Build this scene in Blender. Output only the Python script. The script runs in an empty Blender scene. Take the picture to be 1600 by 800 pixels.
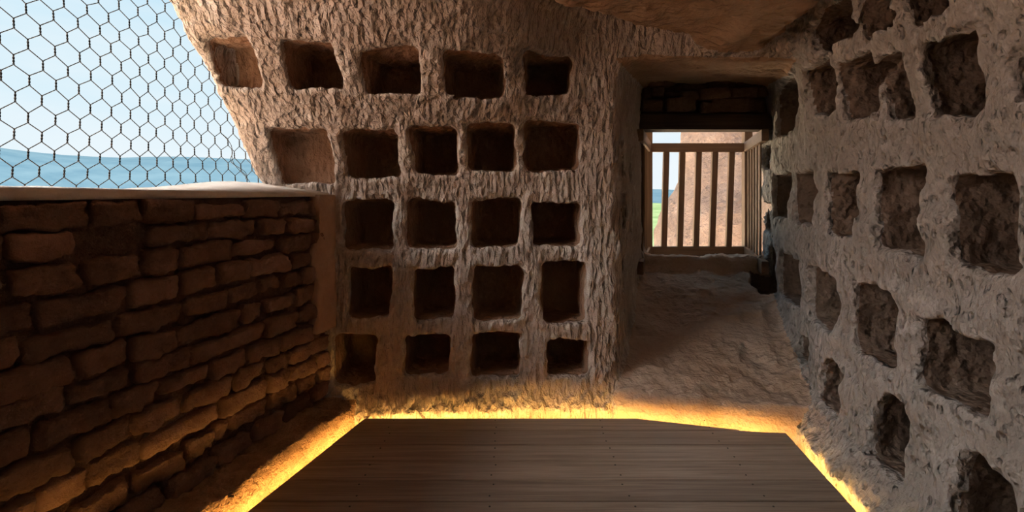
import bpy, math, random
import numpy as np
from mathutils import Vector

random.seed(7)
rng = np.random.default_rng(7)
scene = bpy.context.scene
col = scene.collection

# ---------------------------------------------------------------- camera, world, sun, exposure
EYE = 1.2            # lens height above the deck (deck top is z = 0)
F_PX, HOR = 800.0, 300.0
cam_d = bpy.data.cameras.new('camera')
cam_d.sensor_width = 36.0
cam_d.lens = 36.0 * F_PX / 1600.0
cam_d.shift_y = -(400.0 - HOR) / 1600.0
cam_d.clip_start = 0.02
cam_d.clip_end = 20000
cam = bpy.data.objects.new('camera', cam_d)
cam.location = (0, 0, EYE)
cam.rotation_euler = (math.radians(90), 0, 0)
col.objects.link(cam)
scene.camera = cam

SKY_STRENGTH = 0.88
SUN_STRENGTH = 66.0
LED_STRENGTH = 56.0
scene.view_settings.view_transform = 'Standard'
scene.view_settings.look = 'None'
scene.view_settings.gamma = 1.0
scene.view_settings.use_curve_mapping = False
scene.view_settings.exposure = 0.22
scene.cycles.max_bounces = 7
scene.cycles.diffuse_bounces = 5
scene.cycles.glossy_bounces = 2
scene.cycles.caustics_reflective = False
scene.cycles.caustics_refractive = False

world = bpy.data.worlds.new('world')
scene.world = world
world.use_nodes = True
wn, wl = world.node_tree.nodes, world.node_tree.links
wn.clear()
w_out = wn.new('ShaderNodeOutputWorld')
w_bg = wn.new('ShaderNodeBackground')
w_tc = wn.new('ShaderNodeTexCoord')
w_sep = wn.new('ShaderNodeSeparateXYZ')
w_ramp = wn.new('ShaderNodeValToRGB')
w_ramp.color_ramp.elements[0].position = 0.0
w_ramp.color_ramp.elements[0].color = (0.86, 0.93, 0.97, 1)
w_ramp.color_ramp.elements[1].position = 0.6
w_ramp.color_ramp.elements[1].color = (0.42, 0.68, 0.90, 1)
e = w_ramp.color_ramp.elements.new(0.22)
e.color = (0.62, 0.83, 0.94, 1)
w_noise = wn.new('ShaderNodeTexNoise')
w_noise.inputs['Scale'].default_value = 2.2
w_noise.inputs['Detail'].default_value = 5
w_map = wn.new('ShaderNodeMapping')
w_map.inputs['Scale'].default_value = (1, 1, 5)
w_cr = wn.new('ShaderNodeMapRange')
w_cr.inputs['From Min'].default_value = 0.42
w_cr.inputs['From Max'].default_value = 0.75
w_cr.inputs['To Max'].default_value = 0.75
w_mix = wn.new('ShaderNodeMix')
w_mix.data_type = 'RGBA'
w_mix.inputs['B'].default_value = (0.90, 0.94, 0.96, 1)
wl.new(w_tc.outputs['Generated'], w_sep.inputs[0])
wl.new(w_sep.outputs['Z'], w_ramp.inputs[0])
wl.new(w_tc.outputs['Generated'], w_map.inputs['Vector'])
wl.new(w_map.outputs[0], w_noise.inputs['Vector'])
wl.new(w_noise.outputs['Fac'], w_cr.inputs['Value'])
wl.new(w_cr.outputs[0], w_mix.inputs['Factor'])
wl.new(w_ramp.outputs[0], w_mix.inputs['A'])
wl.new(w_mix.outputs['Result'], w_bg.inputs['Color'])
w_bg.inputs['Strength'].default_value = SKY_STRENGTH
wl.new(w_bg.outputs[0], w_out.inputs['Surface'])

sun_d = bpy.data.lights.new('sun', 'SUN')
sun_d.energy = SUN_STRENGTH
sun_d.angle = math.radians(0.6)
sun_d.color = (1.0, 0.975, 0.945)
sun = bpy.data.objects.new('sun', sun_d)
SUN_TO = Vector((-0.52, 0.48, -0.70)).normalized()      # travels from behind the rock on the right, over the roof
sun.rotation_euler = SUN_TO.to_track_quat('-Z', 'Y').to_euler()
sun.location = (20, -10, 30)
col.objects.link(sun)

# ---------------------------------------------------------------- helpers
def tag(o, label=None, cat=None, group=None, kind=None):
    if label: o['label'] = label
    if cat: o['category'] = cat
    if group: o['group'] = group
    if kind: o['kind'] = kind
    return o

def empty(name, loc=(0, 0, 0)):
    o = bpy.data.objects.new(name, None)
    o.empty_display_size = 0.1
    o.location = loc
    col.objects.link(o)
    return o

def link_obj(name, me, mat, parent=None, loc=None):
    o = bpy.data.objects.new(name, me)
    if mat is not None and len(me.materials) == 0:
        me.materials.append(mat)
    col.objects.link(o)
    if parent is not None:
        o.parent = parent
        if loc is not None:
            o.location = Vector(loc) - parent.location
        else:
            o.location = -parent.location
    elif loc is not None:
        o.location = loc
    return o

def mesh_py(name, verts, faces, smooth=False):
    me = bpy.data.meshes.new(name)
    me.from_pydata([tuple(v) for v in verts], [], faces)
    me.update()
    if smooth:
        me.polygons.foreach_set('use_smooth', np.ones(len(me.polygons), bool))
    return me

def mesh_quads(name, V, Q, N=None):
    me = bpy.data.meshes.new(name)
    me.vertices.add(len(V))
    me.vertices.foreach_set('co', np.asarray(V, np.float32).ravel())
    me.loops.add(Q.size)
    me.loops.foreach_set('vertex_index', Q.astype(np.int32).ravel())
    me.polygons.add(len(Q))
    me.polygons.foreach_set('loop_start', np.arange(0, Q.size, 4, dtype=np.int32))
    me.polygons.foreach_set('use_smooth', np.ones(len(Q), bool))
    me.update(calc_edges=True)
    me.validate()
    if N is not None:
        me.normals_split_custom_set_from_vertices(N.tolist())
    return me

# ---------------------------------------------------------------- numeric noise
_perm = rng.permutation(256).astype(np.int32)
_perm = np.concatenate([_perm, _perm, _perm])
_grad = rng.normal(size=(256, 3)).astype(np.float32)
_grad /= np.linalg.norm(_grad, axis=1)[:, None]

def pnoise(x, y, z):
    x = np.asarray(x, np.float32); y = np.asarray(y, np.float32); z = np.asarray(z, np.float32)
    x, y, z = np.broadcast_arrays(x, y, z)
    xi = np.floor(x).astype(np.int32); yi = np.floor(y).astype(np.int32); zi = np.floor(z).astype(np.int32)
    xf, yf, zf = x - xi, y - yi, z - zi
    u = xf * xf * xf * (xf * (xf * 6 - 15) + 10)
    v = yf * yf * yf * (yf * (yf * 6 - 15) + 10)
    w = zf * zf * zf * (zf * (zf * 6 - 15) + 10)
    xi &= 255; yi &= 255; zi &= 255
    def g(dx, dy, dz):
        h = _perm[_perm[_perm[(xi + dx) & 255] + ((yi + dy) & 255)] + ((zi + dz) & 255)]
        gr = _grad[h]
        return gr[..., 0] * (xf - dx) + gr[..., 1] * (yf - dy) + gr[..., 2] * (zf - dz)
    a = g(0, 0, 0); a += u * (g(1, 0, 0) - a)
    b = g(0, 1, 0); b += u * (g(1, 1, 0) - b)
    c = g(0, 0, 1); c += u * (g(1, 0, 1) - c)
    d = g(0, 1, 1); d += u * (g(1, 1, 1) - d)
    a += v * (b - a); c += v * (d - c)
    return a + w * (c - a)

def sstep(a, b, x):
    t = np.clip((x - a) / (b - a), 0, 1)
    return t * t * (3 - 2 * t)

def smax(a, b, k):
    h = np.maximum(k - np.abs(a - b), 0) / k
    return np.maximum(a, b) + h * h * k * 0.25

def smin(a, b, k):
    h = np.maximum(k - np.abs(a - b), 0) / k
    return np.minimum(a, b) - h * h * k * 0.25

# ---------------------------------------------------------------- procedural materials
class NT:
    def __init__(self, name):
        self.m = bpy.data.materials.new(name)
        self.m.use_nodes = True
        self.n, self.l = self.m.node_tree.nodes, self.m.node_tree.links
        self.n.clear()
        self.out = self.n.new('ShaderNodeOutputMaterial')
        self.b = self.n.new('ShaderNodeBsdfPrincipled')
        self.l.new(self.b.outputs[0], self.out.inputs['Surface'])
        self.tc = self.n.new('ShaderNodeTexCoord')
        self.co = self.tc.outputs['Object']
    def link(self, a, b): self.l.new(a, b)
    def mapping(self, scale=(1, 1, 1), rot=(0, 0, 0), src=None):
        m = self.n.new('ShaderNodeMapping')
        m.inputs['Scale'].default_value = scale
        m.inputs['Rotation'].default_value = rot
        self.link(src or self.co, m.inputs['Vector'])
        return m.outputs[0]
    def noise(self, scale, detail=4, rough=0.55, src=None, dist=0.0):
        t = self.n.new('ShaderNodeTexNoise')
        t.inputs['Scale'].default_value = scale
        t.inputs['Detail'].default_value = detail
        t.inputs['Roughness'].default_value = rough
        t.inputs['Distortion'].default_value = dist
        self.link(src or self.co, t.inputs['Vector'])
        return t.outputs['Fac']
    def voronoi(self, scale, feature='F1', src=None, out='Distance', smooth=None):
        t = self.n.new('ShaderNodeTexVoronoi')
        t.feature = feature
        t.inputs['Scale'].default_value = scale
        if smooth is not None and 'Smoothness' in t.inputs: t.inputs['Smoothness'].default_value = smooth
        self.link(src or self.co, t.inputs['Vector'])
        return t.outputs[out]
    def rng(self, v, a, b, c=0.0, d=1.0):
        m = self.n.new('ShaderNodeMapRange')
        m.inputs['From Min'].default_value = a; m.inputs['From Max'].default_value = b
        m.inputs['To Min'].default_value = c; m.inputs['To Max'].default_value = d
        self.link(v, m.inputs['Value'])
        return m.outputs[0]
    def math(self, op, a, b=None):
        m = self.n.new('ShaderNodeMath'); m.operation = op
        for i, v in enumerate((a, b)):
            if v is None: continue
            if isinstance(v, (int, float)): m.inputs[i].default_value = v
            else: self.link(v, m.inputs[i])
        return m.outputs[0]
    def mix(self, fac, a, b, mode='MIX'):
        m = self.n.new('ShaderNodeMix'); m.data_type = 'RGBA'; m.blend_type = mode
        for k, v in (('Factor', fac), ('A', a), ('B', b)):
            if isinstance(v, (int, float)): m.inputs[k].default_value = v
            elif isinstance(v, tuple): m.inputs[k].default_value = (*v, 1) if len(v) == 3 else v
            else: self.link(v, m.inputs[k])
        return m.outputs['Result']
    def bump(self, h, strength, dist, prev=None):
        b = self.n.new('ShaderNodeBump')
        b.inputs['Strength'].default_value = strength
        b.inputs['Distance'].default_value = dist
        self.link(h, b.inputs['Height'])
        if prev is not None: self.link(prev, b.inputs['Normal'])
        return b.outputs[0]
    def done(self, colr, rough=0.9, normal=None, spec=0.2):
        if isinstance(colr, tuple): self.b.inputs['Base Color'].default_value = (*colr, 1)
        else: self.link(colr, self.b.inputs['Base Color'])
        if isinstance(rough, float): self.b.inputs['Roughness'].default_value = rough
        else: self.link(rough, self.b.inputs['Roughness'])
        self.b.inputs['Specular IOR Level'].default_value = spec
        if normal is not None: self.link(normal, self.b.inputs['Normal'])
        return self.m

def rock_mat(name, base, dark, pale, stroke_rot, stroke_scale, stroke_str, pits, pale_amt, stroke_dist=0.016, dim_base=None):
    t = NT(name)
    c = t.mix(t.rng(t.noise(2.6, 3, 0.6), 0.35, 0.68), base, dark)
    c = t.mix(t.rng(t.noise(5.5, 4, 0.7), 0.57, 0.72, 0, pale_amt), c, pale)
    fine = t.noise(60, 3, 0.7)
    c = t.mix(t.rng(fine, 0.3, 0.75, 0.0, 0.45), c, dark, 'MIX')
    geo = t.n.new('ShaderNodeNewGeometry')
    c = t.mix(t.rng(geo.outputs['Pointiness'], 0.51, 0.60, 0, pale_amt), c, pale)
    # chisel strokes: stretched cells, warped a little
    warp = t.n.new('ShaderNodeVectorMath'); warp.operation = 'MULTIPLY_ADD'
    nz = t.n.new('ShaderNodeTexNoise'); nz.inputs['Scale'].default_value = 4.0; nz.inputs['Detail'].default_value = 1
    t.link(t.co, nz.inputs['Vector'])
    t.link(nz.outputs['Color'], warp.inputs[0]); warp.inputs[1].default_value = (0.045, 0.045, 0.045)
    t.link(t.co, warp.inputs[2])
    mp = t.mapping(stroke_scale, stroke_rot, warp.outputs[0])
    st = t.noise(1.0, 3, 0.55, src=mp)
    st2 = t.voronoi(0.75, 'F1', mp)
    rough_patch = t.noise(14, 3, 0.65)
    h = t.math('ADD', t.math('MULTIPLY', t.rng(st, 0.25, 0.75), 0.55), t.math('MULTIPLY', st2, 0.9))
    n1 = t.bump(h, stroke_str, stroke_dist)
    n2 = t.bump(rough_patch, 0.6, 0.035, n1)
    if pits:
        pit = t.rng(t.voronoi(26, 'F1'), 0.05, 0.45)
        n2 = t.bump(pit, pits, 0.014, n2)
    n3 = t.bump(fine, 0.6, 0.008, n2)
    if dim_base:                       # lower part coloured darker to cut light onto the upper right wall
        sp = t.n.new('ShaderNodeSeparateXYZ'); t.link(t.co, sp.inputs[0])
        lvl = t.math('ADD', sp.outputs['Z'], t.math('MULTIPLY', t.noise(0.6, 2), 1.2))
        c = t.mix(t.rng(lvl, dim_base[0], dim_base[1]), dim_base[2], c)
    return t.done(c, 0.92, n3, 0.15)

M = {}
M['rock_back'] = rock_mat('carved_tuff_back', (0.60, 0.52, 0.46), (0.42, 0.35, 0.298), (0.85, 0.82, 0.79),
                          (0, math.radians(-24), 0), (46, 46, 13), 1.0, 0.0, 0.8, 0.036)
M['rock_right'] = rock_mat('pitted_tuff_right', (0.42, 0.40, 0.385), (0.30, 0.278, 0.26), (0.66, 0.65, 0.64),
                           (math.radians(10), 0, 0), (26, 34, 18), 0.85, 1.0, 0.65, 0.030)
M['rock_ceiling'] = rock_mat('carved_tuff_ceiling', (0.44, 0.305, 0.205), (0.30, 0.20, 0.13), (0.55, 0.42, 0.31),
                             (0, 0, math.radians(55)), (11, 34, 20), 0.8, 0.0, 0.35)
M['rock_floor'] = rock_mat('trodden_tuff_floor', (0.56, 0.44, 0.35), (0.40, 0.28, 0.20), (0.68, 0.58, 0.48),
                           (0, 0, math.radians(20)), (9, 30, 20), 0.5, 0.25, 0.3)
M['rock_niche_grey'] = rock_mat('niche_interior_dark', (0.27, 0.21, 0.17), (0.16, 0.12, 0.095), (0.36, 0.30, 0.26),
                           (0, 0, 0), (20, 20, 20), 0.6, 0.5, 0.3)  # niche insides coloured darker than the wall rock around them
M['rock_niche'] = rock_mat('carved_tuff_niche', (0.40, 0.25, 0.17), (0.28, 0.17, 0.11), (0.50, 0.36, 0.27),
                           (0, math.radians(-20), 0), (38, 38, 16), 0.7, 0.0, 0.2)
M['rock_pale'] = rock_mat('pale_bounce_rock', (0.79, 0.78, 0.77), (0.68, 0.67, 0.655), (0.86, 0.85, 0.84),
                          (0, 0, 0), (10, 10, 14), 0.8, 0.0, 0.4, 0.03, (2.9, 3.8, (0.30, 0.19, 0.13)))
M['rock_outside'] = rock_mat('sunlit_tuff', (0.34, 0.26, 0.23), (0.22, 0.165, 0.145), (0.46, 0.385, 0.35),
                             (0, 0, 0), (10, 10, 14), 0.8, 0.3, 0.4, 0.03)

def earth_mat(name, base, dark, pale, bumpd, scale=1.0):
    t = NT(name)
    oi = t.n.new('ShaderNodeObjectInfo')
    add = t.n.new('ShaderNodeVectorMath'); add.operation = 'ADD'
    mul = t.n.new('ShaderNodeVectorMath'); mul.operation = 'SCALE'
    t.link(oi.outputs['Location'], mul.inputs[0]); mul.inputs['Scale'].default_value = 1.0
    t.link(t.co, add.inputs[0]); t.link(mul.outputs[0], add.inputs[1])
    t.co = add.outputs[0]
    c = t.mix(t.rng(t.noise(9 * scale, 5, 0.65), 0.35, 0.7), base, dark)
    c = t.mix(t.rng(t.noise(35 * scale, 4, 0.7), 0.58, 0.75, 0, 0.5), c, pale)
    v = t.rng(oi.outputs['Random'], 0, 1, 0.72, 1.25)
    hsv = t.n.new('ShaderNodeHueSaturation')
    t.link(c, hsv.inputs['Color']); t.link(v, hsv.inputs['Value'])
    n1 = t.bump(t.noise(26 * scale, 4, 0.7), 0.9, bumpd * 1.6)
    n2 = t.bump(t.rng(t.voronoi(60 * scale), 0.05, 0.5), 0.35, bumpd * 0.35, n1)
    return t.done(hsv.outputs[0], 0.95, n2, 0.1)

M['brick'] = earth_mat('mud_brick', (0.27, 0.165, 0.122), (0.175, 0.104, 0.078), (0.36, 0.25, 0.20), 0.012)
M['mortar'] = earth_mat('mud_mortar', (0.235, 0.138, 0.098), (0.16, 0.092, 0.065), (0.30, 0.195, 0.145), 0.02)
M['mud_plaster'] = earth_mat('mud_plaster', (0.52, 0.36, 0.26), (0.42, 0.28, 0.20), (0.60, 0.44, 0.33), 0.006)
M['footing'] = earth_mat('crumbled_mud', (0.42, 0.27, 0.175), (0.24, 0.145, 0.09), (0.56, 0.40, 0.28), 0.03)
M['cement'] = earth_mat('grey_plaster_sill', (0.56, 0.52, 0.48), (0.46, 0.41, 0.36), (0.68, 0.64, 0.60), 0.004)
M['stone_dark'] = earth_mat('dark_brown_stone', (0.20, 0.13, 0.09), (0.12, 0.075, 0.05), (0.30, 0.20, 0.14), 0.015)  # dark brown infill stones over the lintel

def wood_mat(name, light, dark, grain_axis, rough, bump=0.3):
    t = NT(name)
    oi = t.n.new('ShaderNodeObjectInfo')
    add = t.n.new('ShaderNodeVectorMath'); add.operation = 'ADD'
    mul = t.n.new('ShaderNodeVectorMath'); mul.operation = 'SCALE'
    comb = t.n.new('ShaderNodeCombineXYZ')
    for i in range(3): t.link(oi.outputs['Random'], comb.inputs[i])
    t.link(comb.outputs[0], mul.inputs[0]); mul.inputs['Scale'].default_value = 23.0
    t.link(t.co, add.inputs[0]); t.link(mul.outputs[0], add.inputs[1])
    sc = [55, 55, 55]; sc[grain_axis] = 2.2
    mp = t.mapping(tuple(sc), (0, 0, 0), add.outputs[0])
    g = t.noise(1.0, 5, 0.6, src=mp, dist=0.6)
    c = t.mix(t.rng(g, 0.3, 0.7), dark, light)
    sc2 = [4, 4, 4]; sc2[grain_axis] = 1.2
    b = t.noise(1.0, 4, 0.6, src=t.mapping(tuple(sc2), (0, 0, 0), add.outputs[0]))
    c = t.mix(t.rng(b, 0.35, 0.7, 0, 0.55), c, dark)
    v = t.rng(oi.outputs['Random'], 0, 1, 0.82, 1.12)
    hsv = t.n.new('ShaderNodeHueSaturation')
    t.link(c, hsv.inputs['Color']); t.link(v, hsv.inputs['Value'])
    n = t.bump(g, bump, 0.002)
    return t.done(hsv.outputs[0], rough, n, 0.35)

M['deck_wood'] = wood_mat('oiled_deck_board', (0.43, 0.345, 0.28), (0.21, 0.16, 0.125), 0, 0.42)
M['deck_frame'] = wood_mat('deck_joist', (0.30, 0.18, 0.10), (0.16, 0.09, 0.05), 1, 0.7)
M['rail_wood_x'] = wood_mat('railing_timber_x', (0.30, 0.185, 0.11), (0.18, 0.105, 0.06), 0, 0.55)
M['rail_wood_y'] = wood_mat('railing_timber_y', (0.30, 0.185, 0.11), (0.18, 0.105, 0.06), 1, 0.55)
M['rail_wood_z'] = wood_mat('railing_timber_z', (0.30, 0.185, 0.11), (0.18, 0.105, 0.06), 2, 0.55)
M['lintel_wood'] = wood_mat('old_lintel_timber', (0.13, 0.085, 0.06), (0.06, 0.038, 0.028), 0, 0.85, 0.6)

t = NT('galvanised_wire')
t.b.inputs['Metallic'].default_value = 0.6
M['wire'] = t.done(t.mix(t.noise(40), (0.03, 0.035, 0.04), (0.07, 0.06, 0.05)), 0.55, None, 0.4)
t = NT('screw_steel')
M['screw'] = t.done(t.mix(t.noise(200), (0.02, 0.018, 0.016), (0.05, 0.045, 0.04)), 0.6, None, 0.4)
t = NT('led_tape')
t.n.remove(t.b)
em = t.n.new('ShaderNodeEmission')
em.inputs['Color'].default_value = (1.0, 0.51, 0.115, 1)
em.inputs['Strength'].default_value = LED_STRENGTH
t.link(em.outputs[0], t.out.inputs['Surface'])
M['led'] = t.m
t = NT('led_channel')
M['channel'] = t.done(t.mix(t.noise(80), (0.30, 0.30, 0.31), (0.36, 0.36, 0.37)), 0.5, None, 0.5)
t = NT('haze_painted_hills')
M['hills'] = t.done(t.mix(t.rng(t.noise(0.012, 6, 0.6), 0.35, 0.65), (0.0125, 0.0235, 0.031), (0.018, 0.030, 0.037)), 1.0, None, 0.0)  # blue-grey base colour stands in for distance haze
t = NT('valley_ground')
gl = t.n.new('ShaderNodeVectorMath'); gl.operation = 'LENGTH'
t.link(t.co, gl.inputs[0])
gc = t.mix(t.rng(t.noise(0.03, 4, 0.65), 0.4, 0.6), (0.045, 0.058, 0.03), (0.026, 0.04, 0.017))
gc = t.mix(t.rng(gl.outputs['Value'], 60, 130), (0.72, 0.55, 0.36), gc)
M['valley'] = t.done(gc, 1.0, None, 0.0)

# ---------------------------------------------------------------- plan of the rock-cut room
def x_in(y):   return -1.014 + 0.26 * (y - 2.87)          # inner face of the brick wall
def x_out(y):  return x_in(y) - 0.386                      # outer cliff face / net plane
def deck_left(y):  return -0.782 + 0.2675 * (y - 2.72)
def deck_right(y): return 1.366 + 0.11 * (y - 2.553)
def y_diag(x): return 2.72 - 0.232 * (x - 0.646)

def y_back(x, z):
    a = 0.30 + 0.70 * (1 - sstep(-0.30, 0.50, x))
    zz = np.maximum(z - 1.12, 0)
    lean = 0.74 * (np.sqrt(zz * zz + 0.04) - 0.2) * 1.0
    flare = 0.085 * np.exp(-np.maximum(z, 0.0) / 0.11)
    bow = 0.03 * np.sin(x * 2.1 + 0.6)
    return 2.88 - a * lean - flare + bow

def x_right(y, z):
    base = np.where(y < 2.62, 1.50 + 0.12 * (y - 1.95), 1.5804 + 0.315 * (y - 2.62))
    fl = 0.15 * np.exp(-np.maximum(z, 0.0) / 0.15) * (1 - sstep(2.5, 2.9, y))
    lean = 0.22 * np.maximum(z - 1.5, 0) * (1 - sstep(2.7, 3.2, y))
    return base - fl - lean

def x_jamb(y, z):
    return 0.60 + 0.345 * (y - 2.87) + 0.0 * z

def z_floor(x, y):
    ramp = 0.11 + 0.17 * sstep(2.7, 3.45, y) + 0.27 * sstep(3.3, 4.1, y) + 0.125 * sstep(4.06, 4.12, y)
    s = sstep(0.05, 0.12, y - y_diag(x)) * sstep(0.45, 0.62, x)
    z = -0.15 + (ramp + 0.15) * s
    led = sstep(0.045, 0.10, deck_left(y) - x)
    z = z + 0.21 * led * (1 - s)
    # the right-hand end of the step fills the corner by the wall
    return z

def z_ceil(x, y):
    lip = 2.20 + 0.68 * (x - 0.165)                        # edge of the low slab, a recess lies behind it
    slab = sstep(0.0, 0.22, x) * sstep(lip + 0.05, lip - 0.05, y)
    z = 2.42 - 0.20 * sstep(-0.25, 0.05, x) - 0.21 * slab - 0.22 * sstep(-0.7, -1.2, x) * sstep(2.0, 1.5, y)
    z = z - 0.05 * sstep(0.95, 1.15, x) * sstep(1.9, 2.6, y)
    z = z + 0.25 * sstep(1.25, 1.55, x) + 0.12 * sstep(2.2, 1.2, y)
    return z

def z_pass(x, y):
    return 1.93 + 0.11 * (y - 2.9)

def parts_of(x, y, z):
    """signed fields, positive in the rock, of the bounding surfaces"""
    xr = x_right(y, z)
    fb = y - y_back(x, z)
    fr = (x - xr) * 0.97
    fc = z - z_ceil(x, y)
    ff = (z_floor(x, y) - z) * 0.85
    fn = np.maximum(-2.3 - y, (x_in(y) - 0.25 - x) - 4.0 * sstep(-0.2, 0.2, y))
    pj = (x_jamb(y, z) - x) * 0.94
    pc = z - z_pass(x, y)
    ps = 2.45 - y
    return fb, fr, fc, ff, fn, pj, pc, ps

def base_field(x, y, z):
    fb, fr, fc, ff, fn, pj, pc, ps = parts_of(x, y, z)
    room = smax(smax(fb, fc, 0.12), fr, 0.10)
    room = smax(room, ff, 0.05)
    room = np.maximum(room, fn)
    pas = smax(smax(pj, pc, 0.10), fr, 0.10)
    pas = smax(pas, ff, 0.07)
    pas = np.maximum(pas, ps)
    return smin(room, pas, 0.06)

def hit(px, py):
    dx, dz = (px - 800) / F_PX, (HOR - py) / F_PX
    y = np.arange(0.4, 6.0, 0.004)
    f = base_field(dx * y, y, EYE + dz * y)
    i = int(np.argmax(f > 0))
    return np.array([dx * y[i], y[i], EYE + dz * y[i]])

# ---------------------------------------------------------------- carved nesting niches
niches = []      # (centre, axis into rock, tangent, half width, z0, z1, depth, arch, owner)
back_rows = [
    [(334, 402, 54, 134), (447, 530, 58, 138), (566, 657, 72, 147), (694, 786, 80, 149), (819, 896, 82, 149)],
    [(428, 521, 198, 287), (540, 624, 203, 277), (643, 714, 197, 271), (731, 805, 193, 268), (821, 907, 190, 265)],
    [(536, 613, 316, 391), (636, 713, 313, 388), (737, 813, 310, 386), (831, 909, 316, 384)],
    [(544, 611, 416, 498), (647, 710, 418, 499), (739, 816, 416, 501), (848, 917, 410, 506)],
    [(521, 588, 525, 601), (632, 703, 525, 587), (736, 813, 523, 589), (853, 921, 531, 589)],
]
for ri, row in enumerate(back_rows):
    for (x0, x1, y0, y1) in row:
        p = hit((x0 + x1) / 2, y0 * 0.35 + y1 * 0.65)
        Y = p[1]
        X0, X1 = (x0 - 800) / F_PX * Y, (x1 - 800) / F_PX * Y
        Yb = hit((x0 + x1) / 2, y1)[1]
        Z0 = EYE + (HOR - y1) / F_PX * Yb
        Yt = hit((x0 + x1) / 2, y0)[1]
        Z1 = EYE + (HOR - y0) / F_PX * Yt
        niches.append(dict(c=np.array([(X0 + X1) / 2, Y, 0]), ax=np.array([0.0, 1.0]), hw=(X1 - X0) / 2, z0=Z0, z1=Z1,
                           d=(0.32 + 0.03 * math.sin(x0)) if x0 > 440 else 0.13, arch=0.0, own='back', front=0.30))
right_px = [
    (1260, 1328, 20, 68), (1340, 1394, -10, 52), (1408, 1476, -40, 28),
    (1212, 1243, 128, 208), (1256, 1300, 98, 180), (1304, 1368, 92, 182), (1374, 1422, 88, 187), (1444, 1528, 58, 186), (1584, 1650, 80, 160),
    (1206, 1233, 272, 342), (1238, 1272, 267, 351), (1289, 1336, 267, 370), (1364, 1437, 263, 394), (1480, 1585, 276, 420),
    (1193, 1205, 226, 262), (1191, 1204, 318, 362),
    (1193, 1213, 382, 466), (1216, 1251, 398, 474), (1262, 1305, 422, 511), (1330, 1394, 446, 560), (1432, 1548, 508, 634),
    (1244, 1262, 520, 564),
    (1278, 1321, 560, 640, 1), (1361, 1427, 618, 735, 1), (1483, 1585, 714, 850, 1),
]
for q in right_px:
    x0, x1, y0, y1 = q[:4]
    cy = (y0 + y1) / 2
    a, b = hit(x0, cy), hit(x1, cy)
    m = hit((x0 + x1) / 2, cy)
    tan = (b - a)[:2]
    L = np.linalg.norm(tan); tan /= L
    ax = np.array([-tan[1], tan[0]])
    if ax[0] < 0: ax = -ax
    z0 = EYE + (HOR - y1) / F_PX * m[1]
    z1 = EYE + (HOR - y0) / F_PX * m[1]
    d = min(0.26, 0.12 + 0.6 * L)
    niches.append(dict(c=np.array([(a[0] + b[0]) / 2, (a[1] + b[1]) / 2, 0]), ax=ax, hw=L / 2, z0=z0, z1=z1, d=d,
                       arch=1.0 if len(q) > 4 else 0.0, own='right', front=0.12))
for (yy, za, zb) in ((3.12, 1.30, 1.52), (3.12, 0.98, 1.20), (3.50, 1.27, 1.50), (3.50, 0.92, 1.15), (3.30, 1.62, 1.80), (3.14, 0.60, 0.82)):
    s = 0.345
    ax = np.array([-1.0, s]) / math.hypot(1, s)
    niches.append(dict(c=np.array([x_jamb(yy, 1.0), yy, 0]), ax=ax, hw=0.105, z0=za, z1=zb, d=0.2, arch=0.0, own='jamb', front=0.1))

def niche_field(n, x, y, z):
    dx, dy = x - n['c'][0], y - n['c'][1]
    a = dx * n['ax'][0] + dy * n['ax'][1]                  # into the rock
    tx, ty = -n['ax'][1], n['ax'][0]
    s = dx * tx + dy * ty
    zc, hz = (n['z0'] + n['z1']) / 2, (n['z1'] - n['z0']) / 2
    r = 0.028
    taper = 1 - 0.10 * np.clip(a / n['d'], 0, 1)
    ac, ha = (n['d'] - n['front']) / 2, (n['d'] + n['front']) / 2
    hw = n['hw'] * taper
    if n['arch']:
        zz = np.clip((z - (n['z1'] - n['hw'] * 1.1)) / (n['hw'] * 1.1), 0, 1.2)
        hw = hw * np.sqrt(np.maximum(1 - zz * zz * 0.92, 0.02))
    qx = np.abs(s) - hw + r
    qa = np.abs(a - ac) - ha + r
    qz = np.abs(z - zc) - hz + r
    out = np.sqrt(np.maximum(qx, 0) ** 2 + np.maximum(qa, 0) ** 2 + np.maximum(qz, 0) ** 2)
    return out + np.minimum(np.maximum(np.maximum(qx, qa), qz), 0) - r

# ---------------------------------------------------------------- the rock as one field, meshed by surface nets
def axis(*segs):
    out = []
    for a, b, h in segs:
        n = max(1, int(round((b - a) / h)))
        out.append(np.linspace(a, b, n, endpoint=False))
    out.append(np.array([segs[-1][1]]))
    return np.concatenate(out).astype(np.float32)
H = 0.0115
xs = axis((-3.3, -1.64, 0.06), (-1.64, 1.86, H), (1.86, 2.6, 0.02))
ys = axis((-2.6, 1.2, 0.08), (1.2, 1.4, 0.03), (1.4, 3.16, H), (3.16, 4.5, 0.018), (4.5, 5.5, 0.06))
zs = axis((-0.24, 2.08, H), (2.08, 2.8, 0.03))
nx, ny, nz = len(xs), len(ys), len(zs)
G = np.empty((nx, ny, nz), np.float32)
XX = xs[:, None, None]; ZZ = zs[None, None, :]
for j0 in range(0, ny, 24):
    j1 = min(ny, j0 + 24)
    G[:, j0:j1] = base_field(XX, ys[None, j0:j1, None], ZZ)
for n in niches:
    R = max(n['hw'], n['d']) + n['front'] + 0.1
    i0, i1 = np.searchsorted(xs, [n['c'][0] - R, n['c'][0] + R])
    j0, j1 = np.searchsorted(ys, [n['c'][1] - R, n['c'][1] + R])
    k0, k1 = np.searchsorted(zs, [n['z0'] - 0.1, n['z1'] + 0.1])
    sub = niche_field(n, xs[i0:i1, None, None], ys[None, j0:j1, None], zs[None, None, k0:k1])
    G[i0:i1, j0:j1, k0:k1] = smin(G[i0:i1, j0:j1, k0:k1], sub.astype(np.float32), 0.022)
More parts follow.
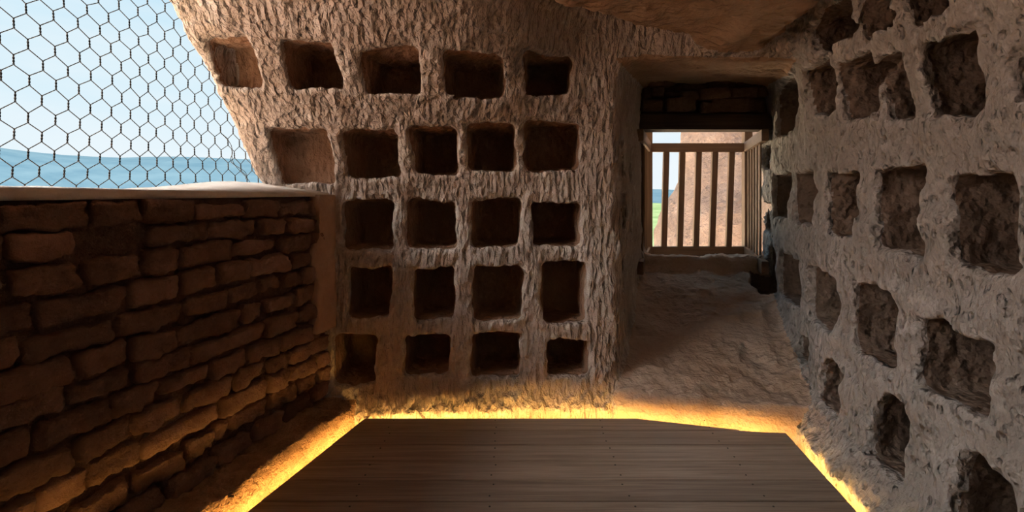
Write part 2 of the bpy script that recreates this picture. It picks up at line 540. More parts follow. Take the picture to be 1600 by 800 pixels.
# the cliff outside: rock ends at the net plane on the left and beyond the little door
for j0 in range(0, ny, 24):
    j1 = min(ny, j0 + 24)
    Yb = ys[None, j0:j1, None]
    S = (XX - x_out(Yb) + 0.02 + 3.0 * sstep(0.2, -0.2, Yb)) * 0.968
    S2 = np.maximum(4.36 - Yb, np.minimum(5.35 - Yb, 0.52 - ZZ))
    G[:, j0:j1] = smin(smin(G[:, j0:j1], S + 0 * ZZ, 0.08), S2 + 0 * XX, 0.03)
# roughness only where it matters
band = np.nonzero(np.abs(G) < 0.055)
bx, by, bz = xs[band[0]], ys[band[1]], zs[band[2]]
nv = 0.022 * pnoise(bx * 3.1, by * 3.1, bz * 3.1)
nv += 0.018 * pnoise(bx * 8.5 + 9, by * 8.5, bz * 8.5)
nv += 0.009 * pnoise(bx * 21 + 3, by * 21, bz * 17)
# tool strokes: long across-stretched ridges slanting down the walls
st_ = pnoise((bx - 0.45 * bz) * 34, (by - 0.2 * bz) * 34, bz * 14 + 4)
nv += 0.011 * st_
nv += 0.005 * pnoise(bx * 46, by * 46 + 5, bz * 46)
rt = sstep(1.15, 1.4, bx)
nv += rt * (0.030 * pnoise(bx * 6 + 2, by * 6, bz * 6) + 0.009 * pnoise(bx * 16, by * 16 + 8, bz * 16))
nv += sstep(1.75, 1.95, bz) * 0.035 * pnoise(bx * 4.5, by * 4.5 + 3, bz * 4.5)
low = sstep(0.12, 0.02, bz)
nv += low * 0.014 * pnoise(bx * 24, by * 24, bz * 24 + 6)
nv += low * sstep(-0.6, -0.8, bx) * (0.034 * pnoise(bx * 13, by * 13, bz * 13 + 2) + 0.012 * np.abs(pnoise(bx * 34, by * 34, bz * 34)))
G[band] += nv
del bx, by, bz, nv, band, st_, rt, low

def surface_nets(G):
    s = G > 0
    c = s[:-1, :-1, :-1].astype(np.int8)
    for dx in (0, 1):
        for dy in (0, 1):
            for dz in (0, 1):
                if dx or dy or dz:
                    c += s[dx:nx - 1 + dx, dy:ny - 1 + dy, dz:nz - 1 + dz]
    act = (c > 0) & (c < 8)
    idx = np.full(act.shape, -1, np.int32)
    I, J, K = np.nonzero(act)
    idx[I, J, K] = np.arange(len(I), dtype=np.int32)
    acc = np.zeros((len(I), 3), np.float32); cnt = np.zeros(len(I), np.float32)
    corners = [(a, b, d) for a in (0, 1) for b in (0, 1) for d in (0, 1)]
    for a in corners:
        for ax in range(3):
            if a[ax] == 1: continue
            b = list(a); b[ax] = 1
            va = G[I + a[0], J + a[1], K + a[2]]; vb = G[I + b[0], J + b[1], K + b[2]]
            cr = (va > 0) != (vb > 0)
            t = np.where(cr, va / np.where(cr, va - vb, 1), 0)
            p = np.tile(np.array(a, np.float32), (len(I), 1)); p[:, ax] = t
            acc += p * cr[:, None]; cnt += cr
    acc /= cnt[:, None]
    V = np.empty_like(acc)
    for ax, (A, B) in enumerate(((xs, I), (ys, J), (zs, K))):
        V[:, ax] = A[B] + acc[:, ax] * (A[B + 1] - A[B])
    quads = []
    for ax in range(3):
        sl0 = [slice(None)] * 3; sl1 = [slice(None)] * 3
        sl0[ax] = slice(None, -1); sl1[ax] = slice(1, None)
        s0, s1 = s[tuple(sl0)], s[tuple(sl1)]
        E = np.nonzero(s0 != s1)
        u, v = (ax + 1) % 3, (ax + 2) % 3
        ok = np.ones(len(E[0]), bool)
        for q in (u, v):
            ok &= (E[q] > 0) & (E[q] < (nx, ny, nz)[q] - 1)
        E = [e_[ok] for e_ in E]
        flip = s0[tuple(E)]
        def cell(du, dv):
            q = [e_.copy() for e_ in E]
            q[u] -= du; q[v] -= dv
            return idx[q[0], q[1], q[2]]
        a, b, c2, d = cell(1, 1), cell(0, 1), cell(0, 0), cell(1, 0)
        Q = np.stack([a, b, c2, d], 1)
        Q[~flip] = Q[~flip][:, ::-1]
        quads.append(Q)
    return V, np.concatenate(quads)

RV, RQ = surface_nets(G)
del G
# smooth normals over the whole rock so that split pieces join without a seam
fn_ = np.cross(RV[RQ[:, 2]] - RV[RQ[:, 0]], RV[RQ[:, 3]] - RV[RQ[:, 1]])
RN = np.zeros_like(RV)
for k in range(4):
    for ax in range(3):
        RN[:, ax] += np.bincount(RQ[:, k], fn_[:, ax], len(RV)).astype(np.float32)
RN /= np.maximum(np.linalg.norm(RN, axis=1), 1e-9)[:, None]
FC = RV[RQ].mean(1)
x, y, z = FC[:, 0].astype(np.float64), FC[:, 1].astype(np.float64), FC[:, 2].astype(np.float64)
fb, fr, fc, ff, fnn, pj, pc, ps = parts_of(x, y, z)
BF = base_field(x, y, z)
owner = np.full(len(RQ), -1, np.int32)
room = np.stack([fb, fr, fc, ff, fnn], 1)
pas = np.stack([pj, pc, fr, ff, ps], 1)
in_room = room.max(1) <= pas.max(1)
# 0 wall_back 1 wall_right 2 ceiling 3 floor 4 wall_rear 5 wall_passage 6 cliff
lut_r = np.array([0, 1, 2, 3, 4]); lut_p = np.array([5, 2, 1, 3, 5])
owner = np.where(in_room, lut_r[room.argmax(1)], lut_p[pas.argmax(1)])
cliff = ((x - x_out(y)) < 0.07) & (y > -0.25) & (BF > 0.05) | (y > 4.37) & (z > 0.6)
owner[cliff] = 6
owner[(owner == 3) & (x < deck_left(y) - 0.035) & (x > x_in(y) - 0.1) & (y < 2.86)] = 7
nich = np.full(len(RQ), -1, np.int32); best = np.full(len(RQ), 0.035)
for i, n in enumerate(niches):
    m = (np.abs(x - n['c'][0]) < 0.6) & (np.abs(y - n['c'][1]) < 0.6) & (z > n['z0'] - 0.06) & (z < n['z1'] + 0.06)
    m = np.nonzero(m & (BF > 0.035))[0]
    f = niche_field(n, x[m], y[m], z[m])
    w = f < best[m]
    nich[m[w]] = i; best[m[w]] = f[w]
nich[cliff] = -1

def rock_piece(name, mask, mat, parent=None):
    Q = RQ[mask]
    if len(Q) == 0: return None
    used, inv = np.unique(Q, return_inverse=True)
    me = mesh_quads(name, RV[used], inv.reshape(Q.shape), RN[used])
    return link_obj(name, me, mat, parent)

free = nich < 0
wall_back = rock_piece('wall_back', free & (owner == 0), M['rock_back'])
tag(wall_back, 'rock-cut back wall with a grid of square nesting niches between net and doorway', 'wall', kind='structure')
wall_right = rock_piece('wall_right', free & (owner == 1), M['rock_right'])
tag(wall_right, 'grey pitted rock wall with worn niches on the right', 'wall', kind='structure')
ceiling = rock_piece('ceiling', free & (owner == 2), M['rock_ceiling'])
tag(ceiling, 'rough brown rock ceiling above the niches and doorway', 'ceiling', kind='structure')
floor = rock_piece('floor', free & (owner == 3), M['rock_floor'])
tag(floor, 'trodden rock floor rising through the doorway to the railing', 'floor', kind='structure')
wall_rear = rock_piece('wall_rear', free & (owner == 4), M['rock_right'])
if wall_rear: tag(wall_rear, 'rock wall at the near end of the chamber', 'wall', kind='structure')
wall_pass = rock_piece('wall_doorway', free & (owner == 5), M['rock_back'])
tag(wall_pass, 'rock side of the doorway passage with narrow niches', 'wall', kind='structure')
cliff_o = rock_piece('wall_outside', free & (owner == 6), M['rock_back'])
tag(cliff_o, 'broken outer rock edge framing the netted opening', 'wall', kind='structure')
footing = rock_piece('trim_4', free & (owner == 7), M['footing'])
tag(footing, 'crumbling mud footing along the bottom of the brick wall', 'footing', kind='structure')
own_of = {'back': wall_back, 'right': wall_right, 'jamb': wall_pass}
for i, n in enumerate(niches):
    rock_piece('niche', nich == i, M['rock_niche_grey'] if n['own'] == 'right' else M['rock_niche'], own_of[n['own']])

# ---------------------------------------------------------------- left brick wall, built into the opening
def rounded_brick(L, Hh, D, seed, rough=0.010, rnd=0.016):
    """closed, slightly lumpy mud brick, length along local x, depth along y, height along z"""
    nl, nh, nd = 13, 8, 4
    us = np.linspace(-1, 1, nl); vs = np.linspace(-1, 1, nh); ws = np.linspace(-1, 1, nd)
    verts, index, faces = [], {}, []
    def vid(i, j, k):
        key = (i, j, k)
        if key not in index:
            index[key] = len(verts); verts.append((us[i], ws[k], vs[j]))
        return index[key]
    for i in range(nl - 1):
        for j in range(nh - 1):
            faces.append((vid(i, j, 0), vid(i + 1, j, 0), vid(i + 1, j + 1, 0), vid(i, j + 1, 0)))
            k = nd - 1
            faces.append((vid(i, j, k), vid(i, j + 1, k), vid(i + 1, j + 1, k), vid(i + 1, j, k)))
    for i in range(nl - 1):
        for k in range(nd - 1):
            faces.append((vid(i, 0, k), vid(i, 0, k + 1), vid(i + 1, 0, k + 1), vid(i + 1, 0, k)))
            j = nh - 1
            faces.append((vid(i, j, k), vid(i + 1, j, k), vid(i + 1, j, k + 1), vid(i, j, k + 1)))
    for j in range(nh - 1):
        for k in range(nd - 1):
            faces.append((vid(0, j, k), vid(0, j + 1, k), vid(0, j + 1, k + 1), vid(0, j, k + 1)))
            i = nl - 1
            faces.append((vid(i, j, k), vid(i, j, k + 1), vid(i, j + 1, k + 1), vid(i, j + 1, k)))
    P = np.array(verts) * np.array([L / 2, D / 2, Hh / 2])
    half = np.array([L / 2, D / 2, Hh / 2])
    inner = np.sign(P) * np.maximum(half - rnd, 0.002)
    core = np.clip(P, -np.abs(np.maximum(half - rnd, 0.002)), np.abs(np.maximum(half - rnd, 0.002)))
    d = P - core
    ln = np.linalg.norm(d, axis=1)[:, None]
    P = np.where(ln > 1e-9, core + d / np.maximum(ln, 1e-9) * np.minimum(ln, rnd), P)
    o = seed * 7.31
    nrm = P / half
    nrm /= np.maximum(np.linalg.norm(nrm, axis=1)[:, None], 1e-6)
    a = rough * (1.6 * pnoise(P[:, 0] * 9 + o, P[:, 1] * 9, P[:, 2] * 9 + o) + 1.1 * pnoise(P[:, 0] * 26 + o, P[:, 1] * 26, P[:, 2] * 26) + 0.5 * pnoise(P[:, 0] * 60 + o, P[:, 1] * 60, P[:, 2] * 60))
    P = P + nrm * a[:, None]
    # uneven top and bottom edges
    P[:, 2] += 0.10 * Hh * pnoise(P[:, 0] * 6 + o, 0 * P[:, 0] + o * 0.37, 0 * P[:, 0])
    return P, faces

WALL_DIR = Vector((0.26, 1.0, 0)).normalized()
WALL_N = Vector((WALL_DIR.y, -WALL_DIR.x, 0))             # into the room
WALL_ANG = math.atan2(WALL_DIR.y, WALL_DIR.x)
def wall_pt(yv, zv, off=0.0):
    p = Vector((x_in(yv), yv, zv))
    return p + WALL_N * off

def grid_slab(name, mat, y0, y1, z0, z1, off_f, thick, step, amp, freq, parent=None, ztop=None, edge=0.0):
    """slab along the brick wall with a rough inner face: front grid and plain back/top"""
    nyv = max(2, int((y1 - y0) / step)); nzv = max(2, int((z1 - z0) / step))
    V, Fc = [], []
    for side in (0, 1):
        for i in range(nyv + 1):
            for j in range(nzv + 1):
                yv = y0 + (y1 - y0) * i / nyv
                zv = z0 + (z1 - z0) * j / nzv
                V.append((yv, zv, side))
    V = np.array(V)
    yv, zv, sd = V[:, 0], V[:, 1], V[:, 2]
    n1 = pnoise(yv * freq, zv * freq, 3.3 + 0 * yv) * 1.2 + pnoise(yv * freq * 3, zv * freq * 3, 7.1 + 0 * yv) * 0.6
    off = np.where(sd == 0, off_f + amp * n1, off_f - thick)
    if edge:
        yv = yv + edge * pnoise(zv * 9, 1.7 + 0 * zv, yv * 2.0) * np.where((V[:, 0] == y0) | (V[:, 0] == y1), 1.6, 0.6)
    zz = zv
    if ztop is not None:
        topm = zv >= z1 - 1e-6
        zz = np.where(topm, ztop(yv, off) , zv)
    X = x_in(yv) + WALL_N.x * off; Yv = yv + WALL_N.y * off
    P = np.stack([X, Yv, zz], 1)
    n_ = nzv + 1; S = (nyv + 1) * n_
    for i in range(nyv):
        for j in range(nzv):
            a, b, c, d = i * n_ + j, (i + 1) * n_ + j, (i + 1) * n_ + j + 1, i * n_ + j + 1
            Fc.append((a, d, c, b)); Fc.append((S + a, S + b, S + c, S + d))
    for i in range(nyv):
        a, b = i * n_ + nzv, (i + 1) * n_ + nzv
        Fc.append((a, S + a, S + b, b))
        a, b = i * n_, (i + 1) * n_
        Fc.append((a, b, S + b, S + a))
    for j in range(nzv):
        Fc.append((j, S + j, S + j + 1, j + 1))
        a = nyv * n_ + j
        Fc.append((a, a + 1, S + a + 1, S + a))
    me = mesh_py(name, P, Fc, True)
    return link_obj(name, me, mat, parent)

WB, WT = 0.0, 1.180
wall_left = grid_slab('wall_left', M['mortar'], -0.1, 2.93, WB, WT, -0.022, 0.362, 0.02, 0.014, 9.0)
tag(wall_left, 'low mud-brick wall closing the lower half of the netted opening', 'wall', kind='structure')

course_h = 0.0925
nb = 0
zc = 0.06
ci = 0
while zc < 1.14:
    hgt = course_h * random.uniform(0.94, 1.06)
    yv = 0.55 + random.uniform(-0.12, 0.0)
    while yv < 2.80:
        L = random.choice((0.17, 0.19, 0.20, 0.21, 0.23, 0.26, 0.14))
        if random.random() < 0.06: L = random.uniform(0.07, 0.10)
        if random.random() < 0.05: L = random.uniform(0.30, 0.38)
        if yv + L > 2.86: L = max(0.08, 2.86 - yv)
        gap = random.uniform(0.009, 0.024)
        hb = hgt - random.uniform(0.008, 0.021)
        if random.random() < 0.06: hb *= 0.72
        missing = random.random() < 0.02
        if not missing:
            P, fcs = rounded_brick(L - gap, hb, 0.10, nb + 1, 0.018, random.uniform(0.011, 0.019))
            me = mesh_py('brick', P, fcs, True)
            me.materials.append(M['brick'])
            sag = 0.010 * math.sin(yv * 3.0 + ci * 0.9) + random.uniform(-0.004, 0.004)
            off = -0.05 + random.uniform(0.006, 0.026) + 0.008 * math.sin(ci * 2.3 + yv * 4)
            p = wall_pt(yv + L / 2, zc + hgt / 2 + sag, off)
            o = bpy.data.objects.new('brick', me)
            col.objects.link(o)
            o.parent = wall_left
            o.location = p
            o.rotation_euler = (random.uniform(-0.05, 0.05), random.uniform(-0.03, 0.03), WALL_ANG + random.uniform(-0.05, 0.05))
            nb += 1
        yv += L
    zc += hgt
    ci += 1

# smeared plaster: sill on top, strip down the corner, a patch under the sill
def sill_top(yv, off):
    return 1.212 - 0.012 * (yv - 1.4) + np.where(off < -0.2, 0.012 + 0.045 * sstep(2.0, 2.6, yv), 0.0) + 0.006 * pnoise(yv * 9, off * 9, 0 * yv)
sill = grid_slab('trim_1', M['cement'], -0.1, 2.90, WT - 0.004, 1.20, 0.004, 0.392, 0.02, 0.010, 7.0, ztop=sill_top)
tag(sill, 'pale grey plaster sill on top of the mud-brick wall', 'sill', kind='structure')
strip = grid_slab('trim_2', M['mud_plaster'], 2.70, 2.93, 0.45, 1.185, 0.036, 0.06, 0.012, 0.010, 11.0, edge=0.045)
tag(strip, 'smooth mud plaster strip down the corner between bricks and niches', 'plaster', kind='structure')

# ---------------------------------------------------------------- wire netting in the opening
net = empty('wire_netting', (x_out(2.2) - 0.03, 2.2, 1.1))
tag(net, 'dark hexagonal wire netting stretched across the open left side', 'netting')
CW, PITCH, TW = 0.040, 0.128, 0.034
NET_DIR = WALL_DIR
def net_pt(s, zv, off):
    # s: distance along y; off: out of plane
    yv = s
    bulge = 0.012 * math.sin(s * 4.1) * math.sin(zv * 5.0)
    return (x_out(yv) - 0.03 + off * WALL_N.x + bulge, yv + off * WALL_N.y, zv)
def tube(pts, r, sides=5):
    pts = [Vector(p) for p in pts]
    V, Fc = [], []
    n = len(pts)
    for i, p in enumerate(pts):
        d = (pts[min(i + 1, n - 1)] - pts[max(i - 1, 0)]).normalized()
        u = d.cross(Vector((0.3, 0.9, 0.05))).normalized() if abs(d.y) < 0.97 else d.cross(Vector((1, 0, 0))).normalized()
        v = d.cross(u)
        for k in range(sides):
            a = 2 * math.pi * k / sides
            V.append(p + (u * math.cos(a) + v * math.sin(a)) * r)
    for i in range(n - 1):
        for k in range(sides):
            k2 = (k + 1) % sides
            Fc.append((i * sides + k, i * sides + k2, (i + 1) * sides + k2, (i + 1) * sides + k))
    Fc.append(tuple(range(sides))[::-1]); Fc.append(tuple((n - 1) * sides + k for k in range(sides)))
    return V, Fc
NCOL = 50
S0 = 0.92
RW = 0.0018
def jit(c, r):
    h = math.sin(c * 12.9898 + r * 78.233) * 43758.5453
    return (h - math.floor(h) - 0.5)
for c in range(NCOL):
    pts = []
    zz = 1.06
    r = 0
    while zz < 2.42:
        # this strand twists with its left neighbour on even rows, right neighbour on odd rows
        cc = c + (0 if (r + c) % 2 == 0 else 1)
        sc_ = S0 + cc * CW + 0.006 * jit(cc, r)
        z0 = zz + 0.006 * jit(cc + 3, r)
        ph = 0 if (r + c) % 2 == 0 else math.pi
        for k in range(9):
            a = ph + k / 8 * 3 * math.pi
            rad = RW * 1.05
            pts.append(net_pt(sc_ + rad * math.cos(a), z0 + TW * k / 8, rad * math.sin(a)))
        zz += PITCH / 2
        r += 1
    V, Fc = tube(pts, RW, 5)
    link_obj('wire', mesh_py('wire', V, Fc, True), M['wire'], net)
# loose wire ends hanging by the rock edge
for k, (ya, za, yb, zb) in enumerate(((2.62, 1.50, 2.79, 1.24), (2.66, 1.42, 2.77, 1.27))):
    pts = []
    for i in range(15):
        f = i / 14
        pts.append(net_pt(ya + (yb - ya) * f + 0.015 * math.sin(9 * f + k), za + (zb - za) * f, 0.02 + 0.012 * math.sin(7 * f + 2 * k)))
    V, Fc = tube(pts, 0.0016, 5)
    link_obj('loose_wire', mesh_py('loose_wire', V, Fc, True), M['wire'], net)

# ---------------------------------------------------------------- wooden deck
deck_poly = [(deck_left(-1.6), -1.6), (-0.782, 2.72), (0.646, 2.72), (1.207, 2.567), (1.366, 2.553), (deck_right(-1.6), -1.6)]
def clip_half(poly, a, b, c):     # keep a*x+b*y <= c
    out = []
    for i in range(len(poly)):
        p, q = poly[i], poly[(i + 1) % len(poly)]
        fp, fq = a * p[0] + b * p[1] - c, a * q[0] + b * q[1] - c
        if fp <= 0: out.append(p)
        if fp * fq < 0:
            t_ = fp / (fp - fq)
            out.append((p[0] + (q[0] - p[0]) * t_, p[1] + (q[1] - p[1]) * t_))
    return out
deck = empty('wooden_deck', (0.2, 1.2, -0.15))
tag(deck, 'dark brown boarded platform covering the chamber floor, glowing along its edges', 'deck')
def prism(poly, z0, z1, bev=0.0025):
    n = len(poly)
    cx = sum(p[0] for p in poly) / n; cy = sum(p[1] for p in poly) / n
    def inset(p):
        dx, dy = cx - p[0], cy - p[1]
        return (p[0] + math.copysign(min(bev, abs(dx)), dx), p[1] + math.copysign(min(bev, abs(dy)), dy))
    V = [(p[0], p[1], z0) for p in poly] + [(p[0], p[1], z1 - bev) for p in poly] + [(*inset(p), z1) for p in poly]
    Fc = [tuple(range(n))[::-1], tuple(2 * n + i for i in range(n))]
    for i in range(n):
        j = (i + 1) % n
        Fc.append((i, j, n + j, n + i)); Fc.append((n + i, n + j, 2 * n + j, 2 * n + i))
    return V, Fc
scr_me = None
def screw_mesh():
    V, Fc = [], []
    for zv, r in ((0.0, 0.0042), (0.0012, 0.0036)):
        for k in range(8):
            a = k * math.pi / 4
            V.append((r * math.cos(a), r * math.sin(a), zv))
    for k in range(8): Fc.append((k, (k + 1) % 8, 8 + (k + 1) % 8, 8 + k))
    Fc.append(tuple(range(8, 16)))
    return mesh_py('screw', V, Fc)
scr_me = screw_mesh(); scr_me.materials.append(M['screw'])
edges = [2.72, 2.58, 2.433, 2.286, 2.136, 1.988]
while edges[-1] > -1.5: edges.append(edges[-1] - 0.148)
joists = [-1.15, -0.62, -0.08, 0.46, 1.0]
for i in range(len(edges) - 1):
    y1, y0 = edges[i] - 0.003, edges[i + 1] + 0.003
    poly = clip_half(clip_half(deck_poly, 0, 1, y1), 0, -1, -y0)
    # order kept counter-clockwise
    area = sum(poly[k][0] * poly[(k + 1) % len(poly)][1] - poly[(k + 1) % len(poly)][0] * poly[k][1] for k in range(len(poly)))
    if area < 0: poly = poly[::-1]
    V, Fc = prism(poly, -0.032, random.uniform(-0.0015, 0.0))
    pl = link_obj('plank', mesh_py('plank', V, Fc), M['deck_wood'], deck)
    if y0 > 0.9:
        for jx in joists:
            for fy in (0.22, 0.78):
                yy = y0 + (y1 - y0) * fy; xx = jx + random.uniform(-0.012, 0.012)
                if deck_left(yy) + 0.05 < xx < min(deck_right(yy), 1.3) - 0.05:
                    s_ = bpy.data.objects.new('screw', scr_me)
                    col.objects.link(s_); s_.parent = pl
                    s_.location = (xx, yy, -0.0002)
def box_mesh(name, x0, x1, y0, y1, z0, z1, bev=0.0):
    if bev == 0:
        V = [(a, b, c) for a in (x0, x1) for b in (y0, y1) for c in (z0, z1)]
        return mesh_py(name, V, [(0, 1, 3, 2), (4, 6, 7, 5), (0, 4, 5, 1), (2, 3, 7, 6), (0, 2, 6, 4), (1, 5, 7, 3)])
    V, Fc = [], []
    import bmesh
    bm = bmesh.new()
    bmesh.ops.create_cube(bm, size=1)
    for v in bm.verts:
        v.co = Vector(((x0 + x1) / 2 + v.co.x * (x1 - x0), (y0 + y1) / 2 + v.co.y * (y1 - y0), (z0 + z1) / 2 + v.co.z * (z1 - z0)))
    bmesh.ops.bevel(bm, geom=bm.edges[:], offset=bev, segments=2, affect='EDGES')
    me = bpy.data.meshes.new(name)
    bm.to_mesh(me); bm.free()
    return me
for jx in joists:
    ytop = 2.66 if jx < 0.7 else 2.55
    ylo = max(-1.5, 2.72 + (jx + 0.06 + 0.782) / 0.2675) if jx < -0.78 else -1.5
    ya, yb = (ylo, ytop) if jx > -0.78 else (-1.5, 2.72 + (jx + 0.782 - 0.05) / 0.2675)
    if jx < -0.78:                    # left of the far corner the deck only exists nearer the lens
        ya, yb = -1.5, 2.72 + (jx + 0.782) / 0.2675 - 0.12
    link_obj('joist', box_mesh('joist', jx - 0.022, jx + 0.022, ya, yb, -0.16, -0.032), M['deck_frame'], deck)

# light strips under the deck edges
def led_strip(a, b, label, inset=0.028):
    a = Vector((*a, 0)); b = Vector((*b, 0))
    d = (b - a).normalized(); L = (b - a).length
    nrm = Vector((-d.y, d.x, 0))               # away from the deck (edges run clockwise seen from above)
    root = empty('light_strip', (a + b) / 2 + Vector((0, 0, -0.06)))
    tag(root, label, 'light', 'warm light strips hidden under the deck edges')
    def prof(name, o0, o1, z0, z1, mat):
        P = []
        for e_ in (a, b):
            for (o, zv) in ((o0, z0), (o1, z0), (o1, z1), (o0, z1)):
                P.append(e_ + nrm * o + Vector((0, 0, zv)))
        me = mesh_py(name, P, [(0, 3, 2, 1), (4, 5, 6, 7), (0, 1, 5, 4), (1, 2, 6, 5), (2, 3, 7, 6), (3, 0, 4, 7)])
        return link_obj(name, me, mat, root)
    prof('channel', -inset - 0.010, -inset, -0.062, -0.033, M['channel'])
    prof('led_tape', -inset + 0.0001, -inset + 0.002, -0.058, -0.038, M['led'])
led_strip((deck_left(-1.5), -1.5), (-0.782, 2.72), 'warm light strip under the deck edge beside the brick wall', 0.014)
led_strip((-0.782, 2.72), (0.646, 2.72), 'warm light strip under the deck edge below the square niches')
led_strip((0.646, 2.72), (1.207, 2.567), 'warm light strip under the slanting deck edge before the doorway step')
led_strip((1.207, 2.567), (1.366, 2.553), 'short warm light strip at the deck corner by the right wall')
led_strip((1.366, 2.553), (deck_right(-1.5), -1.5), 'warm light strip under the deck edge along the right wall')

# ---------------------------------------------------------------- doorway: lintel, infill stones, railing
PA = 0.345
lint = empty('trim_3', (1.52, 4.12, 1.69))
tag(lint, 'dark timber lintel with rubble infill above the doorway', 'lintel', kind='structure')
def obox(name, c, sx, sy, sz, mat, parent, rot=(0, 0, 0), bev=0.006):
    me = box_mesh(name, -sx / 2, sx / 2, -sy / 2, sy / 2, -sz / 2, sz / 2, bev)
    o = link_obj(name, me, mat, parent, c)
    o.rotation_euler = rot
    return o
obox('beam', (1.54, 4.06, 1.752), 1.34, 0.13, 0.125, M['lintel_wood'], lint, (0, 0.004, 0), 0.012)
obox('beam', (1.54, 4.20, 1.760), 1.34, 0.13, 0.125, M['lintel_wood'], lint, (0, -0.004, 0), 0.012)
def stone(cx, cz, w, h, yv, seed, d=0.16):
    P, fcs = rounded_brick(w, h, d, seed, 0.012, 0.018)
    me = mesh_py('stone', P, fcs, True)
    o = link_obj('stone', me, M['stone_dark'], lint, (cx, yv, cz))
    o.rotation_euler = (0, random.uniform(-0.05, 0.05), random.uniform(-0.08, 0.08))
k = 900
for (px, py, pw, ph) in ((1018, 166, 34, 22), (1062, 165, 46, 22), (1104, 170, 18, 20), (1140, 166, 60, 24), (1182, 164, 30, 22),
                         (1030, 143, 20, 16), (1054, 147, 24, 8), (1082, 136, 42, 11), (1076, 150, 26, 14), (1116, 147, 44, 18), (1160, 146, 40, 18), (1188, 144, 20, 18),
                         (1012, 146, 14, 20), (1130, 130, 44, 14), (1170, 130, 34, 14), (1034, 128, 40, 12)):
    Yv = 4.10 + random.uniform(-0.03, 0.03)
    stone((px - 800) / F_PX * 4.05, EYE + (HOR - py) / F_PX * 4.05, pw / F_PX * 4.05, ph / F_PX * 4.05, Yv, k); k += 1
core = box_mesh('infill', 0.95, 2.15, 4.14, 4.34, 1.80, 2.16)
link_obj('infill', core, M['stone_dark'], lint)

rail = empty('wooden_railing', (1.66, 4.6, 0.5))
tag(rail, 'three-sided brown timber railing guarding the doorway', 'railing')
YF, YN = 5.0, 3.9
XL, XR_ = 1.345, 2.275
def member(name, p, q, w, d, mat, upv=(0, 0, 1), bev=0.003):
    """bar of section w x d from p to q, w across and d along upv"""
    p, q = Vector(p), Vector(q)
    ax = (q - p); L = ax.length; ax.normalize()
    u = Vector(upv); s_ = ax.cross(u).normalized(); u = s_.cross(ax)
    me = box_mesh(name, -w / 2, w / 2, -L / 2, L / 2, -d / 2, d / 2, bev)
    for v in me.vertices:
        c_ = v.co.copy()
        v.co = (p + q) / 2 + s_ * c_.x + ax * c_.y + u * c_.z
    me.update()
    return link_obj(name, me, mat, rail)
ZT, ZB = 1.640, 0.625
for X in (XL - 0.02, XR_ + 0.02):
    member('post', (X, YF, 0.47), (X, YF, 1.80 if X < 2 else 1.80), 0.075, 0.075, M['rail_wood_z'], (0, 1, 0))
member('top_rail', (XL + 0.018, YF, ZT - 0.008), (XR_ - 0.018, YF, ZT - 0.008), 0.06, 0.085, M['rail_wood_x'])
member('bottom_rail', (XL + 0.018, YF, ZB - 0.01), (XR_ - 0.018, YF, ZB - 0.01), 0.06, 0.105, M['rail_wood_x'])
for pxa, pxb in ((1041, 1037), (1066, 1062), (1091.5, 1087), (1117, 1112), (1143, 1138)):
    Xa, Xb = (pxa - 800) / F_PX * YF, (pxb - 800) / F_PX * YF
    member('baluster', (Xb, YF, ZB + 0.04), (Xa, YF, ZT - 0.049), 0.055, 0.04, M['rail_wood_z'], (0, 1, 0))
for side, X in ((-1, XL - 0.012), (1, XR_ + 0.012)):
    sl = 0.325
    def P(yv, zv): return (X + sl * (yv - YF), yv, zv)
    member('top_rail', P(YF - 0.04, ZT - 0.005), P(YN, ZT - 0.005), 0.05, 0.09, M['rail_wood_y'])
    member('bottom_rail', P(YF - 0.04, ZB - 0.005), P(YN, ZB - 0.005), 0.05, 0.10, M['rail_wood_y'])
    for i in range(5):
        yv = YF - 0.17 - i * 0.17
        a, b = P(yv, ZB + 0.045), P(yv, ZT - 0.05)
        member('baluster', a, b, 0.012, 0.030, M['rail_wood_z'], (0, 1, 0))

# ---------------------------------------------------------------- outside: pinnacle, valley, hills
def lumpy_tower(name, cx, cy, prof, mat, seed, nseg=96):
    rows = []
    zs_ = np.linspace(prof[0][0], prof[-1][0], 110)
    rs = np.interp(zs_, [p[0] for p in prof], [p[1] for p in prof])
    V = []
    for zv, r in zip(zs_, rs):
        a = np.linspace(0, 2 * math.pi, nseg, endpoint=False)
        xx, yy = np.cos(a), np.sin(a)
        d = 0.35 * pnoise(xx * 1.2 + seed, yy * 1.2, 0 * a + zv * 0.5) + 0.16 * pnoise(xx * 5 + seed, yy * 5, 0 * a + zv * 1.8) + 0.07 * pnoise(xx * 14, yy * 14 + seed, 0 * a + zv * 5)
        rr = r + d
        V.append(np.stack([cx + xx * rr, cy + yy * rr, 0 * a + zv], 1))
    V = np.concatenate(V)
    Fc = []
    for i in range(len(zs_) - 1):
        for k_ in range(nseg):
            k2 = (k_ + 1) % nseg
            Fc.append((i * nseg + k_, i * nseg + k2, (i + 1) * nseg + k2, (i + 1) * nseg + k_))
    Fc.append(tuple((len(zs_) - 1) * nseg + k_ for k_ in range(nseg)))
    me = mesh_py(name, V, Fc, True)
    return link_obj(name, me, mat)
tower = lumpy_tower('rock_pinnacle', 4.75, 8.6, [(-9, 3.2), (-2, 2.5), (0.3, 2.15), (0.95, 2.10), (1.25, 1.92), (2.0, 1.80), (4.0, 1.70), (5.5, 1.2), (6.2, 0.5)], M['rock_outside'], 3.0)
tag(tower, 'pale pink rock pinnacle standing outside beyond the railing', 'rock')

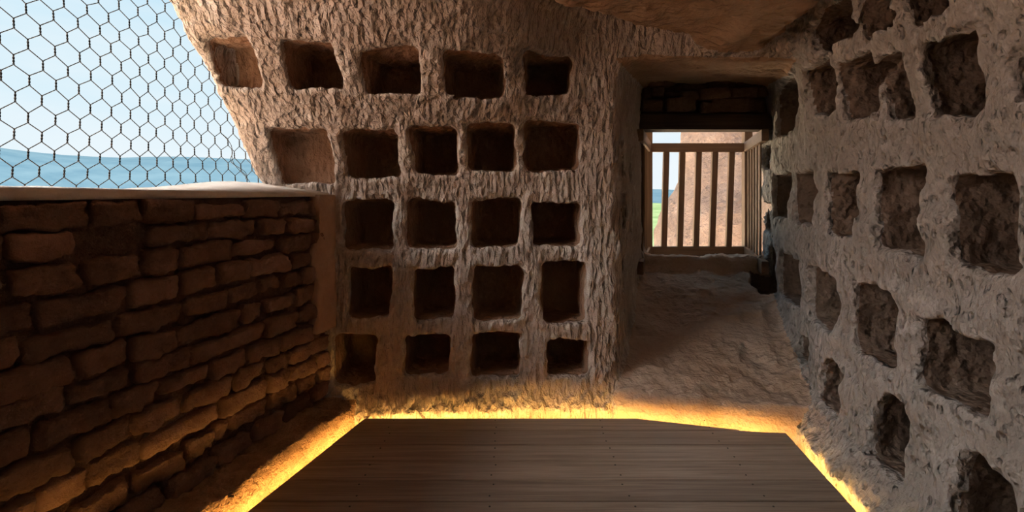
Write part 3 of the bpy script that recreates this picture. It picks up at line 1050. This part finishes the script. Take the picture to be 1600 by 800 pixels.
bounce_rock = lumpy_tower('light_shaping_rock', -11.0, 0.5, [(-12, 7.0), (-4, 6.0), (2, 5.4), (6, 4.6), (10, 3.4), (12, 1.0)], M['rock_pale'], 8.0)  # added out of view to bounce sunlight into the room
tag(bounce_rock, 'broad pale rock added out of view to bounce sunlight into the chamber', 'rock', kind='structure')
sun_block_rock = lumpy_tower('light_shaping_rock', 5.15, 4.7, [(-9, 2.9), (0, 2.55), (4, 2.5), (7, 2.1), (8.5, 0.6)], M['rock_outside'], 5.0)  # added out of view to keep direct sun off the railing
tag(sun_block_rock, 'unseen rock added right of the doorway to shade the railing', 'rock', kind='structure')
def ground_grid():
    n = 90
    R = 1400.0
    u = np.linspace(-1, 1, n)
    g = np.sign(u) * np.abs(u) ** 3 * R
    gx, gy = np.meshgrid(g, g, indexing='ij')
    r = np.hypot(gx, gy)
    gz = -6 - 17 * sstep(14, 260, r) + 3.0 * pnoise(gx * 0.01, gy * 0.01, 0 * gx) * sstep(20, 100, r)
    V = np.stack([gx, gy, gz], -1).reshape(-1, 3)
    I_ = np.arange(n * n).reshape(n, n)
    Q = np.stack([I_[:-1, :-1], I_[1:, :-1], I_[1:, 1:], I_[:-1, 1:]], -1).reshape(-1, 4)
    return mesh_quads('ground', V, Q)
ground = link_obj('ground', ground_grid(), M['valley'])
tag(ground, 'sunlit tan and green valley floor far below the opening', 'ground', kind='structure')
def hills_mesh():
    na, nr = 160, 14
    V = []
    for i in range(na):
        a = math.pi * (-0.25 + 1.75 * i / (na - 1))
        ca, sa = math.cos(a), math.sin(a)
        left = float(sstep(0.53, 0.62, a / math.pi))
        top = (30 + 75 * left) + 22 * float(pnoise(ca * 6, sa * 6, 0.4)) + 9 * float(pnoise(ca * 22, sa * 22, 2.4))
        for j in range(nr):
            f = j / (nr - 1)
            r = 1150 + 700 * f
            zv = -26 + (top + 26 - (28 if left < 0.5 else 0)) * (math.sin(f * math.pi / 2) ** 1.2) + 7 * float(pnoise(ca * 14 + f * 4, sa * 14, f * 5.0)) * f
            V.append((ca * r, sa * r, zv))
    Fc = []
    for i in range(na - 1):
        for j in range(nr - 1):
            a, b = i * nr + j, (i + 1) * nr + j
            Fc.append((a, a + 1, b + 1, b))
    return mesh_py('hills', V, Fc, True)
hills = link_obj('hills', hills_mesh(), M['hills'])
tag(hills, 'low hills painted haze-blue along the horizon', 'hills', kind='structure')
print('SCENE', len(RQ), 'rock quads', nb, 'bricks', len(niches), 'niches')
